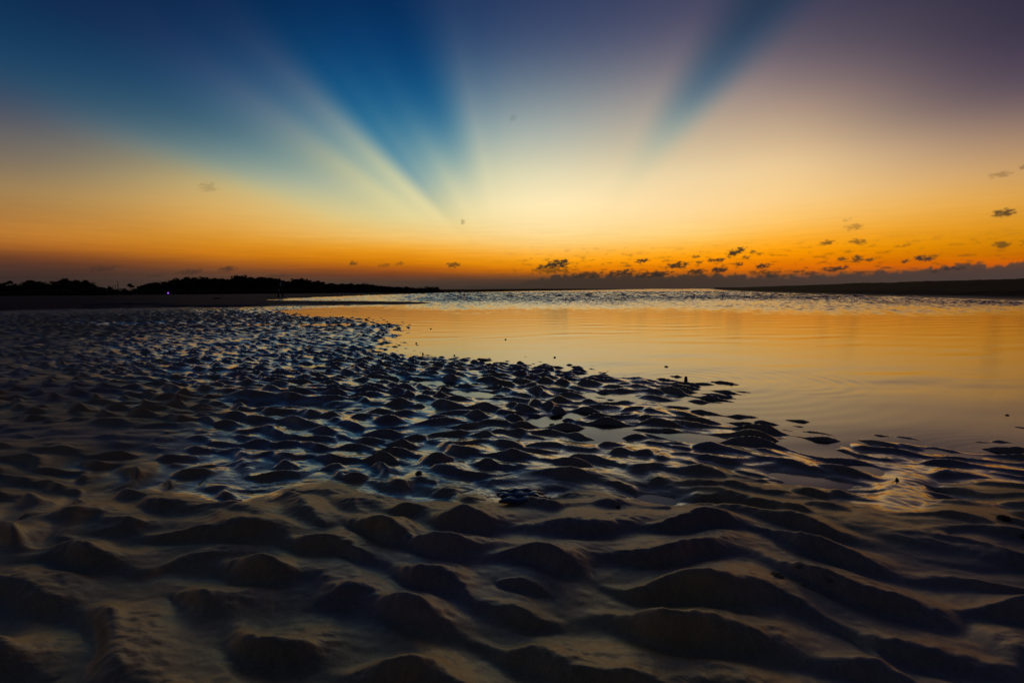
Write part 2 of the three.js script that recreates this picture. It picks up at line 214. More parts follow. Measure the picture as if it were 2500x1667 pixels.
  const damp = 0.9 * smooth(1.35, 1.75, -z + 0.12 * n2(x * 1.5, z * 1.5)) * (1 - 0.75 * smooth(-.9, -1.9, x) * smooth(-3.6, -2.4, z)) * lerp(1, 0.42, smooth(6, 14, r)) * (1 - 0.65 * smooth(-.5, -.95, x / Math.max(-z, .1)));
  const wet = Math.max(1 - smooth(0.006, 0.05, h + 0.012 * n2c(x * 1.3, z * 1.3)), pool * 0.9, damp, r < 1.9 ? 0.36 : 0.2) * (1 - scrub) * (1 - 0.9 * bk) * (1 - (s > 0 ? 0.88 : 0) * smooth(21.8, 24, r + 0.4 * n2(x * .3, z * .3)));
  return [h, wet, scrub, bk, r];
}

// one sheet of ground: finer near the eye, out to beyond the woods
function rings(list) { const out = [0]; for (const [to, step] of list) { let r = out[out.length - 1]; while (r < to) { r += step(r); out.push(Math.min(r, to)); } } return out; }
function polar(radii, fine, halfFine, coarse) {
  const az = []; for (let a = -180; a < -halfFine; a += coarse) az.push(a); for (let a = -halfFine; a <= halfFine + 1e-6; a += fine) az.push(a); for (let a = halfFine + coarse; a < 180 - coarse * .5; a += coarse) az.push(a);
  return { az, radii, n: az.length };
}
function sheet({ az, radii, n }, fn, keep, colour) {
  const R = radii.length, pos = new Float32Array(R * n * 3), uv = new Float32Array(R * n * 2), uv1 = new Float32Array(R * n * 2), col = colour ? new Float32Array(R * n * 3) : null, alive = new Uint8Array(R * n);
  const sn = az.map((a) => Math.sin(a * D2R)), cs = az.map((a) => -Math.cos(a * D2R));
  for (let i = 0; i < R; i++) for (let j = 0; j < n; j++) {
    const k = i * n + j, x = radii[i] * sn[j], z = radii[i] * cs[j], g = fn(x, z, radii[i]);
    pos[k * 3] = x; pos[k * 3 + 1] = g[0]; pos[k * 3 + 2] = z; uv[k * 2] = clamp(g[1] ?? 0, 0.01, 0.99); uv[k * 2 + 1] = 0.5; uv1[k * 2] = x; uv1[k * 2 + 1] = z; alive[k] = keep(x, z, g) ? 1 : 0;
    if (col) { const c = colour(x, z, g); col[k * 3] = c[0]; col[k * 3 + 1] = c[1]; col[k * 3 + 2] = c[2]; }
  }
  const index = [];
  for (let i = 0; i < R - 1; i++) for (let j = 0; j < n; j++) {
    const a = i * n + j, b = i * n + ((j + 1) % n), c = a + n, d = b + n;
    if (alive[a] || alive[b] || alive[c] || alive[d]) { index.push(a, b, c); index.push(b, d, c); }
  }
  const g = new THREE.BufferGeometry();
  g.setAttribute('position', new THREE.BufferAttribute(pos, 3)); g.setAttribute('uv', new THREE.BufferAttribute(uv, 2)); g.setAttribute('uv1', new THREE.BufferAttribute(uv1, 2)); if (col) g.setAttribute('color', new THREE.BufferAttribute(col, 3));
  g.setIndex(new THREE.BufferAttribute(new Uint32Array(index), 1)); g.computeVertexNormals();
  return g;
}
// textures of the sand: roughness against wetness, and grain
const roughRamp = (() => { const d = new Uint8Array(64 * 4); for (let i = 0; i < 64; i++) { const w = i / 63, v = Math.round(255 * (w < 0.2 ? lerp(1, 0.58, w / 0.2) : lerp(0.58, 0.3, (w - 0.2) / 0.8))); d.set([v, v, v, 255], i * 4); } const t = new THREE.DataTexture(d, 64, 1); t.magFilter = THREE.LinearFilter; t.needsUpdate = true; return t; })();
const grain = (() => { const N = 512, d = new Uint8Array(N * N * 4), r = rng(5), f = new Float32Array(N * N), P = (x, y) => f[((y + N) % N) * N + ((x + N) % N)]; for (let i = 0; i < N * N; i++) f[i] = r(); for (let y = 0; y < N; y++) for (let x = 0; x < N; x++) { const v = (P(x, y) * 2 + P(x + 1, y) + P(x, y + 1) + P(x - 1, y) + P(x, y - 1)) / 6; const m = 0.5 + 0.5 * Math.sin((x / N) * 6.283 * 3 + 2 * Math.sin((y / N) * 6.283 * 2)) * Math.sin((y / N) * 6.283 * 4); const q = Math.round(255 * clamp(0.2 + 0.62 * v + 0.18 * m)); d.set([q, q, q, 255], (y * N + x) * 4); } const t = new THREE.DataTexture(d, N, N); t.wrapS = t.wrapT = THREE.RepeatWrapping; t.magFilter = THREE.LinearFilter; t.repeat.set(3.4, 3.4); t.channel = 1; t.needsUpdate = true; return t; })();
const filmRamp = (() => { const d = new Uint8Array(64 * 4); for (let i = 0; i < 64; i++) { const v = Math.round(255 * smooth(0.22, 0.95, i / 63)); d.set([v, v, v, 255], i * 4); } const t = new THREE.DataTexture(d, 64, 1); t.magFilter = THREE.LinearFilter; t.needsUpdate = true; return t; })();
const glossRamp = (() => { const d = new Uint8Array(64 * 4); for (let i = 0; i < 64; i++) d.set([255, 255, 255, Math.round(255 * smooth(0, 0.2, i / 63))], i * 4); const t = new THREE.DataTexture(d, 64, 1); t.magFilter = THREE.LinearFilter; t.needsUpdate = true; return t; })();
const sandMat = new THREE.MeshPhysicalMaterial({ specularIntensityMap: glossRamp, color: 0xffffff, vertexColors: true, roughness: 1, roughnessMap: roughRamp, clearcoat: 1, clearcoatMap: filmRamp, clearcoatRoughness: 0.1, metalness: 0, ior: 2.0, specularColor: new THREE.Color().setRGB(1, 0.88, 0.66), bumpMap: grain, bumpScale: 0.00045 });
sandMat.name = 'wet_sand';
const landGrid = polar(rings([[0.35, () => 0.07], [0.6, () => 0.02], [16, (r) => clamp(0.00062 * (r * r + EYE * EYE) / EYE, 0.0016, 0.03)], [130, (r) => Math.min(1.4, 0.03 + 0.022 * (r - 16))], [900, (r) => r * 0.05]]), 0.11, 53, 2.5);
const sandColour = (x, z, [h, wet, scrub, bk]) => {
  const v = 1 + 0.16 * n2(x * 1.7, z * 1.7) + 0.1 * n2b(x * 7, z * 7) + (x * x + z * z < 5 ? 0.2 * n2c(x * 150, z * 150) + 0.12 * n2(x * 45, z * 45) : 0), w = 1 - 0.25 * wet, mauve = smooth(-0.1, 0.7, n2c(x * 0.9 + 5, z * 1.1));
  let c = [lerp(0.5, 0.41, mauve) * v * w, lerp(0.345, 0.295, mauve) * v * w, lerp(0.125, 0.2, mauve) * v * w];
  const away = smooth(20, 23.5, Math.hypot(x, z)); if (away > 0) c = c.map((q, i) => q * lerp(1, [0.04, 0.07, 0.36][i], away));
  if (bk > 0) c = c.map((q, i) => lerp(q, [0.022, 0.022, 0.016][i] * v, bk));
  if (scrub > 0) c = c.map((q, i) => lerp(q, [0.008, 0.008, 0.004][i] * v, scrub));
  return c;
};
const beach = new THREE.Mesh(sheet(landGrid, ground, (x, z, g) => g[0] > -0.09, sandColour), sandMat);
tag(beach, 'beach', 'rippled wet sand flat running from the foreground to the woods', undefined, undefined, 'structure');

// ---------------------------------------------------------------- water
const CALM = (() => { const r = rng(31), o = []; for (let i = 0; i < 14; i++) { const l = 0.16 * Math.pow(6, r()), k = 6.283 / l, a = gauss(r) * 24 * D2R + 0.12; o.push([Math.sin(a) * k, Math.cos(a) * k, r() * 6.283, 0.0032 / k]); } return o; })();
const WIND = (() => { const r = rng(32), o = []; for (let i = 0; i < 26; i++) { const l = 0.13 * Math.pow(3.4, r()), k = 6.283 / l, a = gauss(r) * 34 * D2R - 0.25; o.push([Math.sin(a) * k, Math.cos(a) * k, r() * 6.283, 0.074 / k]); } return o; })();
const SWELL = (() => { const r = rng(33), o = []; for (let i = 0; i < 16; i++) { const l = 0.9 * Math.pow(2.8, r()), k = 6.283 / l, a = gauss(r) * 30 * D2R - 0.2; o.push([Math.sin(a) * k, Math.cos(a) * k, r() * 6.283, 0.07 / k]); } return o; })();
const swell = (x, z, r) => smooth(22, 45, r) * lerp(1, 0.3, smooth(-5, -15, Math.atan2(x, -z) / D2R)) * (1 - smooth(110, 170, r));
function waterSlope(x, z, r) {
  let gx = 0, gz = 0; const c = 0.3 + 0.95 * smooth(-.4, .6, n2(x * 0.3, z * 0.8)), e = wind(x, z, r);
  for (const w of CALM) { const q = c * w[3] * Math.cos(w[0] * x + w[1] * z + w[2]); gx += q * w[0]; gz += q * w[1]; }
  if (e > 0) for (const w of WIND) { const q = e * w[3] * Math.cos(w[0] * x + w[1] * z + w[2]); gx += q * w[0]; gz += q * w[1]; }
  const sw = swell(x, z, r); if (sw > 0) for (const w of SWELL) { const q = sw * w[3] * Math.cos(w[0] * x + w[1] * z + w[2]); gx += q * w[0]; gz += q * w[1]; }
  return [gx, gz];
}
function wind(x, z, r) { const az = Math.atan2(x, -z) / D2R; return smooth(12.5, 22, r + 1.6 * n2b(x * 0.12, z * 0.2) - 0.25 * Math.max(0, -az - 6)) * (0.75 + 0.35 * n2c(x * .06, z * .06)) * lerp(0.9, 1.0, smooth(18, 30, r)) * lerp(1, 0.3, smooth(-5, -15, az)) + 0.012 * smooth(6, 13, r); }
function water(x, z, r) {
  if (Math.abs(Math.atan2(x, -z)) > 60 * D2R || r > 900) return [0];
  let h = 0; const c = 0.3 + 0.95 * smooth(-.4, .6, n2(x * 0.3, z * 0.8));
  for (const w of CALM) h += c * w[3] * Math.sin(w[0] * x + w[1] * z + w[2]);
  const e = wind(x, z, r), sw = swell(x, z, r);
  if (sw > 0) for (const w of SWELL) h += sw * w[3] * Math.sin(w[0] * x + w[1] * z + w[2]);
  if (e > 0) for (const w of WIND) h += e * w[3] * Math.sin(w[0] * x + w[1] * z + w[2]);
  // rings from the stone that stands in the shallows, and from something on the right
  let dx = x - 1.2, dz = z + 3.49, q = Math.hypot(dx, dz); if (q < 2.2) h += 0.00075 * Math.exp(-q / 0.55) * smooth(0.03, 0.1, q) * Math.sin(q * 52) * (dx > 0 ? 1 : .6);
  dx = x - 1.75; dz = z + 3.42; q = Math.hypot(dx, dz * 1.0); if (q < 1) h += 0.0005 * Math.exp(-(((q - 0.42) / 0.16) ** 2)) * Math.sin(q * 60) * smooth(-.2, .3, dx);
  dx = x - 1.9; dz = z + 1.62; q = Math.hypot(dx, dz); if (q < 1.2) h += 0.00005 * Math.exp(-(((q - 0.42) / 0.22) ** 2)) * Math.sin(q * 135) * smooth(.05, .25, -dz);
  return [h];
}
const seaGrid = polar([...rings([[1.1, () => 0.55], [4, (r) => 0.003 * r + 0.002], [14, (r) => 0.0052 * r + 0.002], [38, () => 0.066], [120, (r) => Math.min(0.24, 0.066 + (r - 38) * 0.012)], [900, (r) => r * 0.02], [3800, (r) => r * 0.12]])].slice(1), 0.125, 53, 3);
function waterNormals(g) { const p = g.attributes.position, n = g.attributes.normal, v = new THREE.Vector3(); for (let i = 0; i < p.count; i++) { const x = p.getX(i), z = p.getZ(i), r = Math.hypot(x, z); if (r < 30 || Math.abs(Math.atan2(x, -z)) > 1.05) continue; const [gx, gz] = waterSlope(x, z, r); v.set(-gx, 1, -gz).normalize(); n.setXYZ(i, v.x, v.y, v.z); } return g; }
const waterMat = new THREE.MeshPhysicalMaterial({ color: new THREE.Color().setRGB(0.022, 0.02, 0.016), roughness: 0.13, metalness: 0, ior: 1.45, clearcoat: 0.25, clearcoatRoughness: 0.1 });
waterMat.name = 'still_water';
const sea = new THREE.Mesh(waterNormals(sheet(seaGrid, water, (x, z) => { const r = Math.hypot(x, z); return r > 140 || shoreDistance(x, z) < 0.25 || ground(x, z)[0] < 0.012; })), waterMat);
tag(sea, 'water', 'calm golden tidal water, rippled by wind farther out', undefined, undefined, 'structure');


// ---------------------------------------------------------------- the far shore
{
  const pos = [], index = [], N = 260;
  for (let i = 0; i <= N; i++) {
    const a = lerp(-16, 60, i / N) * D2R, gap = smooth(-.55, .1, n2(i * 0.11, 3)), h = (a < 0.09 ? 2.4 : lerp(2.0, 0.9, smooth(0.09, 0.4, a))) * (0.75 + 0.35 * n2(i * 0.3, 9)) * lerp(gap, 1, smooth(.3, .05, a)), r = 1500;
    for (const [dr, y] of [[-60, -0.4], [0, h], [60, h * 0.9], [140, -0.4]]) pos.push(Math.sin(a) * (r + dr), y, -Math.cos(a) * (r + dr));
    if (i < N) for (let k = 0; k < 3; k++) { const p = i * 4 + k; index.push(p, p + 1, p + 4, p + 1, p + 5, p + 4); }
  }
  const g = new THREE.BufferGeometry(); g.setAttribute('position', new THREE.Float32BufferAttribute(pos, 3)); g.setIndex(index); g.computeVertexNormals();
  tag(new THREE.Mesh(g, new THREE.MeshStandardMaterial({ color: new THREE.Color().setRGB(0.012, 0.012, 0.01), roughness: 1 })), 'far_shore', 'thin dark strip of land on the horizon across the water', undefined, undefined, 'structure');
}

// ---------------------------------------------------------------- woods behind the beach
const heightAt = (x, z) => ground(x, z)[0];
const leafMat = new THREE.MeshStandardMaterial({ color: new THREE.Color().setRGB(0.06, 0.06, 0.024), roughness: 0.9, side: THREE.DoubleSide }); leafMat.name = 'dark_foliage';
const barkMat = new THREE.MeshStandardMaterial({ color: new THREE.Color().setRGB(0.03, 0.024, 0.018), roughness: 0.95 }); barkMat.name = 'bark';
function limb(points, r0, r1, sides = 5) {
  const g = new THREE.TubeGeometry(new THREE.CatmullRomCurve3(points.map((p) => new THREE.Vector3(...p))), 6, 1, sides), p = g.attributes.position, c = new THREE.CatmullRomCurve3(points.map((q) => new THREE.Vector3(...q)));
  for (let i = 0; i <= 6; i++) { const o = c.getPointAt(i / 6), r = lerp(r0, r1, i / 6); for (let j = 0; j <= sides; j++) { const k = i * (sides + 1) + j; p.setXYZ(k, o.x + (p.getX(k) - o.x) * r, o.y + (p.getY(k) - o.y) * r, o.z + (p.getZ(k) - o.z) * r); } }
  g.deleteAttribute('uv'); return g;
}
function leaves(clumps, r, size, per) {   // clumps: [x, y, z, radius, flatness]
  const pos = [], idx = [];
  for (const [cx, cy, cz, cr, fl] of clumps) for (let i = 0; i < per; i++) {
    const d = new THREE.Vector3(gauss(r), gauss(r), gauss(r)).normalize().multiplyScalar(cr * Math.pow(r(), 0.4)), o = new THREE.Vector3(cx + d.x, cy + d.y * fl, cz + d.z), u = new THREE.Vector3(gauss(r), gauss(r) * .6, gauss(r)).normalize(), v = new THREE.Vector3(gauss(r), gauss(r), gauss(r)).cross(u).normalize(), s = size * (0.6 + 0.8 * r()), k = pos.length / 3;
    for (const [p, q] of [[-1, 0], [0, -.55], [1, 0], [0, .55]]) pos.push(o.x + (u.x * p + v.x * q) * s, o.y + (u.y * p + v.y * q) * s, o.z + (u.z * p + v.z * q) * s);
    idx.push(k, k + 1, k + 2, k, k + 2, k + 3);
  }
  const g = new THREE.BufferGeometry(); g.setAttribute('position', new THREE.Float32BufferAttribute(pos, 3)); g.setIndex(idx); g.computeVertexNormals(); return g;
}
// a tree one metre high at the top of its crown; width is its crown's width
function treeShapes(seed, { width, low, layers, lean = 0, flat = 0.6, per = 26, size = 0.05, dome = true }) {
  const r = rng(seed), clumps = [], limbs = [], top = [lean, 0.86, 0];
  limbs.push(limb([[0, -0.06, 0], [lean * .3, 0.3, 0.01 * gauss(r)], [lean * .8, 0.62, 0.015 * gauss(r)], top], 0.034, 0.012));
  for (let i = 0; i < layers; i++) {
    const t = i / (layers - 1), y = lerp(low, 0.9, t), reach = width * 0.5 * (dome ? Math.sqrt(Math.max(0.06, 1 - ((t - 0.3) / 0.78) ** 2)) : 1 - 0.3 * t);
    const k = 4 + Math.floor(r() * 3);
    for (let j = 0; j < k; j++) { const a = r() * 6.283, q = reach * (0.35 + 0.6 * r()), yy = y + 0.05 * gauss(r); clumps.push([lean * yy + Math.cos(a) * q, yy, Math.sin(a) * q, 0.1 + 0.07 * r(), flat]); if (j < 2) limbs.push(limb([[lean * yy * .8, Math.max(0.15, yy - 0.18), 0], [lean * yy + Math.cos(a) * q * .5, yy - 0.08, Math.sin(a) * q * .5], [lean * yy + Math.cos(a) * q, yy, Math.sin(a) * q]], 0.012, 0.004, 4)); }
  }
  clumps.push([lean, 0.9, 0, 0.11, flat]);
  return { trunk: mergeGeometries(limbs), crown: leaves(clumps, r, size, per) };
}
const KINDS = [
  treeShapes(201, { width: 0.95, low: 0.3, layers: 6 }), treeShapes(202, { width: 0.8, low: 0.35, layers: 6, lean: 0.05 }), treeShapes(203, { width: 1.1, low: 0.25, layers: 6, flat: 0.5 }), treeShapes(204, { width: 0.9, low: 0.2, layers: 7 }), treeShapes(205, { width: 1.3, low: 0.15, layers: 5, flat: .7 }),
];
const RIGHT_TOP = [[-36.4, 5], [-35.8, 14], [-35.4, 19], [-33.9, 21], [-33.2, 25], [-31.5, 27], [-29, 25], [-28, 29], [-26.9, 28], [-25.9, 26], [-24.9, 26], [-24.3, 23], [-23.7, 20], [-22.7, 23], [-21.9, 23], [-20.6, 19], [-19.3, 16], [-17.6, 14], [-16, 14], [-14.5, 10], [-13.1, 8], [-10.8, 5], [-8.4, 2.6], [-5.5, 1.2]];
const LEFT_TOP = [[-62, 24], [-55, 27], [-50, 24], [-46, 18], [-44.8, 19], [-44.3, 21], [-43.8, 16], [-43.3, 22], [-42.8, 24], [-41.7, 24], [-40.9, 26], [-40.1, 25], [-39.3, 21], [-38.8, 13], [-38.2, 4], [-37.6, 2]];
const profile = (list, a) => { let i = 0; while (i < list.length - 2 && list[i + 1][0] < a) i++; return lerp(list[i][1], list[i + 1][1], clamp((a - list[i][0]) / (list[i + 1][0] - list[i][0]))) / 1000; };
function wood(name, label, top, from, to, count, near, deep, seed) {
  const r = rng(seed), lots = KINDS.map(() => []), m = new THREE.Matrix4(), q = new THREE.Quaternion();
  for (let i = 0; i < count; i++) {
    const a = lerp(from, to, (i + r()) / count), rr = near(a) + deep * Math.pow(r(), 1.4), x = Math.sin(a * D2R) * rr, z = -Math.cos(a * D2R) * rr, y = heightAt(x, z), h = (profile(top, a) * Math.abs(z) + EYE - y) * lerp(0.68, 1.02, r());
    if (h < 0.5) continue;
    q.setFromAxisAngle(new THREE.Vector3(0, 1, 0), r() * 6.283);
    lots[Math.floor(r() * KINDS.length)].push(m.compose(new THREE.Vector3(x, y - 0.05, z), q, new THREE.Vector3(h * lerp(.9, 1.25, r()), h, h)).clone());
  }
  const g = base(0, 0, 0);
  lots.forEach((list, k) => { for (const [n, shape, mat] of [['crown', KINDS[k].crown, leafMat], ['trunk', KINDS[k].trunk, barkMat]]) { const im = new THREE.InstancedMesh(shape, mat, Math.max(1, list.length)); list.forEach((mm, i) => im.setMatrixAt(i, mm)); im.count = list.length; im.name = n; im.userData.kind = 'stuff'; g.add(im); } });
  tag(g, name, label, 'woods', undefined, 'stuff');
}
const nearRight = (a) => lerp(150, 330, smooth(-26, -7, a));
wood('pine_woods', 'long dark belt of woods that tapers away along the shore', RIGHT_TOP, -36.2, -5.6, 520, nearRight, 70, 301);
wood('pine_woods', 'shorter dark stand of pines left of the gap in the treeline', LEFT_TOP, -62, -38.6, 210, () => 150, 60, 302);
function lowScrub(name, label, from, to, count, seed) {   // undergrowth along the edge of the sand
  const r = rng(seed), m = new THREE.Matrix4(), q = new THREE.Quaternion(), list = [];
  for (let i = 0; i < count; i++) { const a = lerp(from, to, r()), rr = lerp(108, 150, Math.pow(r(), 1.3)), x = Math.sin(a * D2R) * rr, z = -Math.cos(a * D2R) * rr; if (shoreDistance(x, z) < 4) continue; const h = lerp(0.5, 1.0, r()) * (1 + 0.8 * smooth(125, 150, rr)); q.setFromAxisAngle(new THREE.Vector3(0, 1, 0), r() * 6.283); list.push(m.compose(new THREE.Vector3(x, heightAt(x, z) - 0.1 * h, z), q, new THREE.Vector3(h * 1.9, h, h * 1.9)).clone()); }
  const im = new THREE.InstancedMesh(KINDS[4].crown, leafMat, list.length); list.forEach((mm, i) => im.setMatrixAt(i, mm));
  tag(im, name, label, 'scrub', undefined, 'stuff');
}
lowScrub('dune_scrub', 'low dark scrub along the foot of the woods and across the gap', -62, -8, 900, 303);
function tree(name, label, category, azimuth, dist, h, kind, group, turn = 0) {
  const x = Math.sin(azimuth * D2R) * dist, z = -Math.cos(azimuth * D2R) * dist, g = base(x, heightAt(x, z) - 0.03, z, turn); g.scale.setScalar(h);
  if (kind.trunk) part('trunk', kind.trunk, barkMat, g); if (kind.crown) part('crown', kind.crown, leafMat, g);
  return tag(g, name, label, category, group);
}
const UMBRELLA = [treeShapes(211, { width: 0.85, low: 0.62, layers: 3, flat: .5, size: .045, per: 34 }), treeShapes(212, { width: 0.7, low: 0.58, layers: 4, flat: .55, lean: .06, size: .045, per: 30 })];
const ROUND = treeShapes(213, { width: 1.0, low: 0.3, layers: 7, flat: .75, per: 34 });
const up = (list, a, d, k = 1) => (profile(list, a) * d * Math.cos(a * D2R) + EYE - 0.15) * k;
tree('pine_tree', 'flat-topped pine at the far left end of the treeline', 'pine tree', -44.35, 148, up(LEFT_TOP, -44.3, 148, 1.1), UMBRELLA[0]);
tree('pine_tree', 'broad pine just right of the notch near the left edge', 'pine tree', -43.1, 148, up(LEFT_TOP, -43.1, 148, 1.08), UMBRELLA[1], undefined, 1);
tree('pine_tree', 'tallest pine in the middle of the left stand', 'pine tree', -40.9, 148, up(LEFT_TOP, -40.9, 148, 1.07), UMBRELLA[0], undefined, 2);
tree('pine_tree', 'pine with a loose crown where the left stand starts to drop', 'pine tree', -39.55, 147, up(LEFT_TOP, -39.6, 147, 1.06), UMBRELLA[1], undefined, 3);
tree('round_tree', 'low round tree at the right foot of the left stand', 'tree', -38.45, 146, up(LEFT_TOP, -38.5, 146, 1.1), ROUND);
tree('leaning_tree', 'small tree leaning out over the gap from the long woods', 'tree', -36.35, 146, 2.4, treeShapes(214, { width: .8, low: .7, layers: 3, flat: .5, lean: -.35, size: .06 }));
tree('shrub', 'dark shrub standing alone in the gap beside the leaning tree', 'shrub', -36.95, 145, 1.35, treeShapes(215, { width: .9, low: .4, layers: 4, flat: .8, size: .07 }));
tree('shrub', 'ragged shrub beside the bare trunks in the gap', 'shrub', -38.0, 145, 1.7, treeShapes(216, { width: .7, low: .3, layers: 5, flat: .9, size: .07 }));
tree('round_tree', 'domed crown that rises highest above the long woods', 'tree', -27.9, 148, up(RIGHT_TOP, -27.9, 148, 1.05), ROUND, undefined, 1);
tree('round_tree', 'domed crown above the left shoulder of the long woods', 'tree', -32.2, 148, up(RIGHT_TOP, -32.2, 148, 1.04), ROUND, undefined, 2);
tree('round_tree', 'rounded crown right of the dip behind the walking person', 'tree', -22.3, 165, up(RIGHT_TOP, -22.3, 165, 1.05), ROUND, undefined, 4);
const bare = (seed, h) => { const r = rng(seed); return { trunk: mergeGeometries([limb([[0, -.05, 0], [.01, .4, 0], [.015 * gauss(r), 1, 0]], .03, .014), limb([[.01, .62, 0], [.06, .76, .02], [.09, .86, .03]], .012, .005, 4), limb([[.01, .5, 0], [-.05, .62, -.02], [-.07, .7, -.02]], .01, .004, 4)]) }; };
tree('dead_tree', 'tallest bare dead trunk standing in the gap of the treeline', 'dead tree', -37.42, 144, 2.9, bare(221));
tree('dead_tree', 'short bare trunk just left of the tallest dead trunk', 'dead tree', -37.6, 144, 2.1, bare(222));
tree('dead_tree', 'leftmost of the three bare dead trunks in the gap', 'dead tree', -37.78, 144, 2.1, bare(223));

// ---------------------------------------------------------------- lamp, stakes, weed on the far sand
{
  const x = -55.7, z = -83.3, y = heightAt(x, z), g = base(x, y, z), dark = new THREE.MeshStandardMaterial({ color: 0x15151a, roughness: .6 });
  part('base', new THREE.CylinderGeometry(.1, .14, .1, 16).translate(0, .05, 0), dark, g);
  part('glowing_globe', new THREE.SphereGeometry(.115, 20, 14).translate(0, .26, 0), new THREE.MeshStandardMaterial({ color: 0x302040, emissive: new THREE.Color().setRGB(.42, .09, 1), emissiveIntensity: 1.1 }), g);
  part('cap', new THREE.ConeGeometry(.09, .07, 16).translate(0, .445, 0), dark, g);
  const l = new THREE.PointLight(new THREE.Color().setRGB(.42, .09, 1), 0.25); l.position.set(0, .26, 0); l.castShadow = true; l.shadow.radius = 4; l.name = 'lamp_light'; g.add(l);
  tag(g, 'beach_lamp', 'small purple glowing lamp on the sand before the woods', 'lamp');
  const wood = new THREE.MeshStandardMaterial({ color: new THREE.Color().setRGB(.22, .2, .18), roughness: .9 });
  const stake = (sx, sz, h, label) => { const sg = base(sx, heightAt(sx, sz), sz); part('post', mergeGeometries([limb([[0, -.1, 0], [.004, h * .5, 0], [.012, h, 0]], .016, .013, 7)]), wood, sg); part('cap', new THREE.CylinderGeometry(.019, .019, .02, 10).translate(.012, h + .009, 0), wood, sg); tag(sg, 'wooden_stake', label, 'stake'); };
  stake(-21.41, -37.87, .33, 'thin pale stake in the far sand beside a dark weed heap'); stake(-22.2, -47.2, .3, 'thin pale stake in the sand just left of the walking person');
}
const weedMat = new THREE.MeshStandardMaterial({ color: new THREE.Color().setRGB(.012, .011, .008), roughness: .55, side: THREE.DoubleSide }), stoneMat = new THREE.MeshStandardMaterial({ color: new THREE.Color().setRGB(.022, .02, .018), roughness: .42 });
function weedHeap(name, label, x, z, w, h, seed) {   // tangled ribbons over a lumpy core
  const r = rng(seed), strips = [], y = Math.max(heightAt(x, z), 0);
  for (let i = 0; i < 70; i++) { const a = r() * 6.283, d = Math.sqrt(r()) * .5, px = Math.cos(a) * d * w, pz = Math.sin(a) * d * w * .6, b = r() * 6.283, l = w * (.12 + .2 * r()), top = h * (1 - 3 * d * d) * (.7 + .4 * r()); strips.push(limb([[px - Math.cos(b) * l, 0, pz - Math.sin(b) * l], [px, Math.max(.003, top), pz], [px + Math.cos(b) * l, Math.max(0, top * .4), pz + Math.sin(b) * l]], w * .022, w * .008, 5)); }
  const g = base(x, y - .002, z); part('fronds', mergeGeometries(strips), weedMat, g); part('holdfast', lump(seed, w * .36, h * .45, w * .24), weedMat, g); tag(g, name, label, 'seaweed');
}
function lump(seed, rx, ry, rz, detail = 3, rough = .22) {
  const g = new THREE.IcosahedronGeometry(1, detail * 3), p = g.attributes.position, o = seed * 1.7;
  for (let i = 0; i < p.count; i++) { const x = p.getX(i), y = p.getY(i), z = p.getZ(i), k = 1 + rough * n3(x * 1.3 + o, y * 1.3, z * 1.3) + rough * .3 * n3(x * 4 + o, y * 4, z * 4); p.setXYZ(i, x * rx * k, y * ry * k, z * rz * k); }
  g.deleteAttribute('uv'); g.computeVertexNormals(); return g;
}
weedHeap('seaweed_heap', 'dark seaweed heap on the far sand beside the pale stake', -21.87, -38.03, .5, .12, 401);
weedHeap('seaweed_clump', 'black frayed seaweed clump caught on a ripple above a golden pool', .21, -2.44, .055, .016, 402);
function stone(name, label, category, x, z, rx, ry, rz, seed, group, lift = .35, mat = stoneMat) { const m = new THREE.Mesh(lump(seed, rx, ry, rz), mat); m.position.set(x, Math.max(heightAt(x, z), 0) + ry * lift, z); m.rotation.y = seed; return tag(m, name, label, category, group); }
stone('stone', 'dark egg-shaped stone upright in the shallows among spreading rings', 'stone', 1.18, -3.43, .011, .022, .012, 411);
stone('stone', 'round dark stone at the edge of a golden pool below the seaweed clump', 'stone', .18, -2.28, .013, .01, .012, 412);
stone('stone', 'smooth dark oval stone on the flank of a ripple near the bluish hollow', 'stone', -.31, -1.63, .016, .007, .01, 413);
stone('stone', 'dark stone on the sand at the right edge of the photo', 'stone', 1.19, -1.19, .012, .008, .01, 414);
for (const [i, [x, z, w, label]] of [
  [-1.31, -8.24, .016, 'tiny dark pebble farthest out in the golden water off the far ripples'], [-1.57, -6.94, .014, 'tiny dark pebble in the water closest to the left ripple edge'], [-1.13, -6.0, .013, 'tiny dark pebble beyond the shell tip that pokes from the shallows'],
  [-.08, -6.38, .014, 'tiny dark pebble farthest right on the open golden water'], [-.55, -4.84, .011, 'tiny dark pebble just right of the floating stick'], [.39, -4.65, .013, 'tiny dark pebble alone in open water left of the egg-shaped stone'],
].entries()) stone('pebble', label, 'pebble', x, z, w * .8, w * .6, w * .8, 420 + i, 'pebbles scattered in the shallows', .3);
stone('pebble', 'flat dark pebble in the grey water near the right edge', 'pebble', 2.4, -2.43, .011, .003, .007, 431, undefined, .3);
stone('pebble', 'long flat pebble awash beyond the egg-shaped stone', 'pebble', 1.23, -4.04, .026, .007, .012, 432, undefined, .3);
stone('pebble', 'tiny pebble on the dry brow in front of a small pool', 'pebble', .28, -1.31, .006, .005, .005, 433);
const clodMat = new THREE.MeshStandardMaterial({ color: new THREE.Color().setRGB(.3, .21, .1), roughness: .8 });
for (const [i, [x, z, w, label]] of [[.515, -.95, .013, 'largest crumbled sand clod in the near hollow at lower right'], [.55, -.925, .008, 'small sand clod right of the largest one in the near hollow'], [.6, -.925, .007, 'rightmost small sand clod in the near hollow'], [.565, -.965, .006, 'smallest sand clod at the back of the near hollow']].entries()) stone('sand_clod', label, 'sand clod', x, z, w, w * .5, w * .8, 440 + i, 'clods in the near hollow', -.05, clodMat);
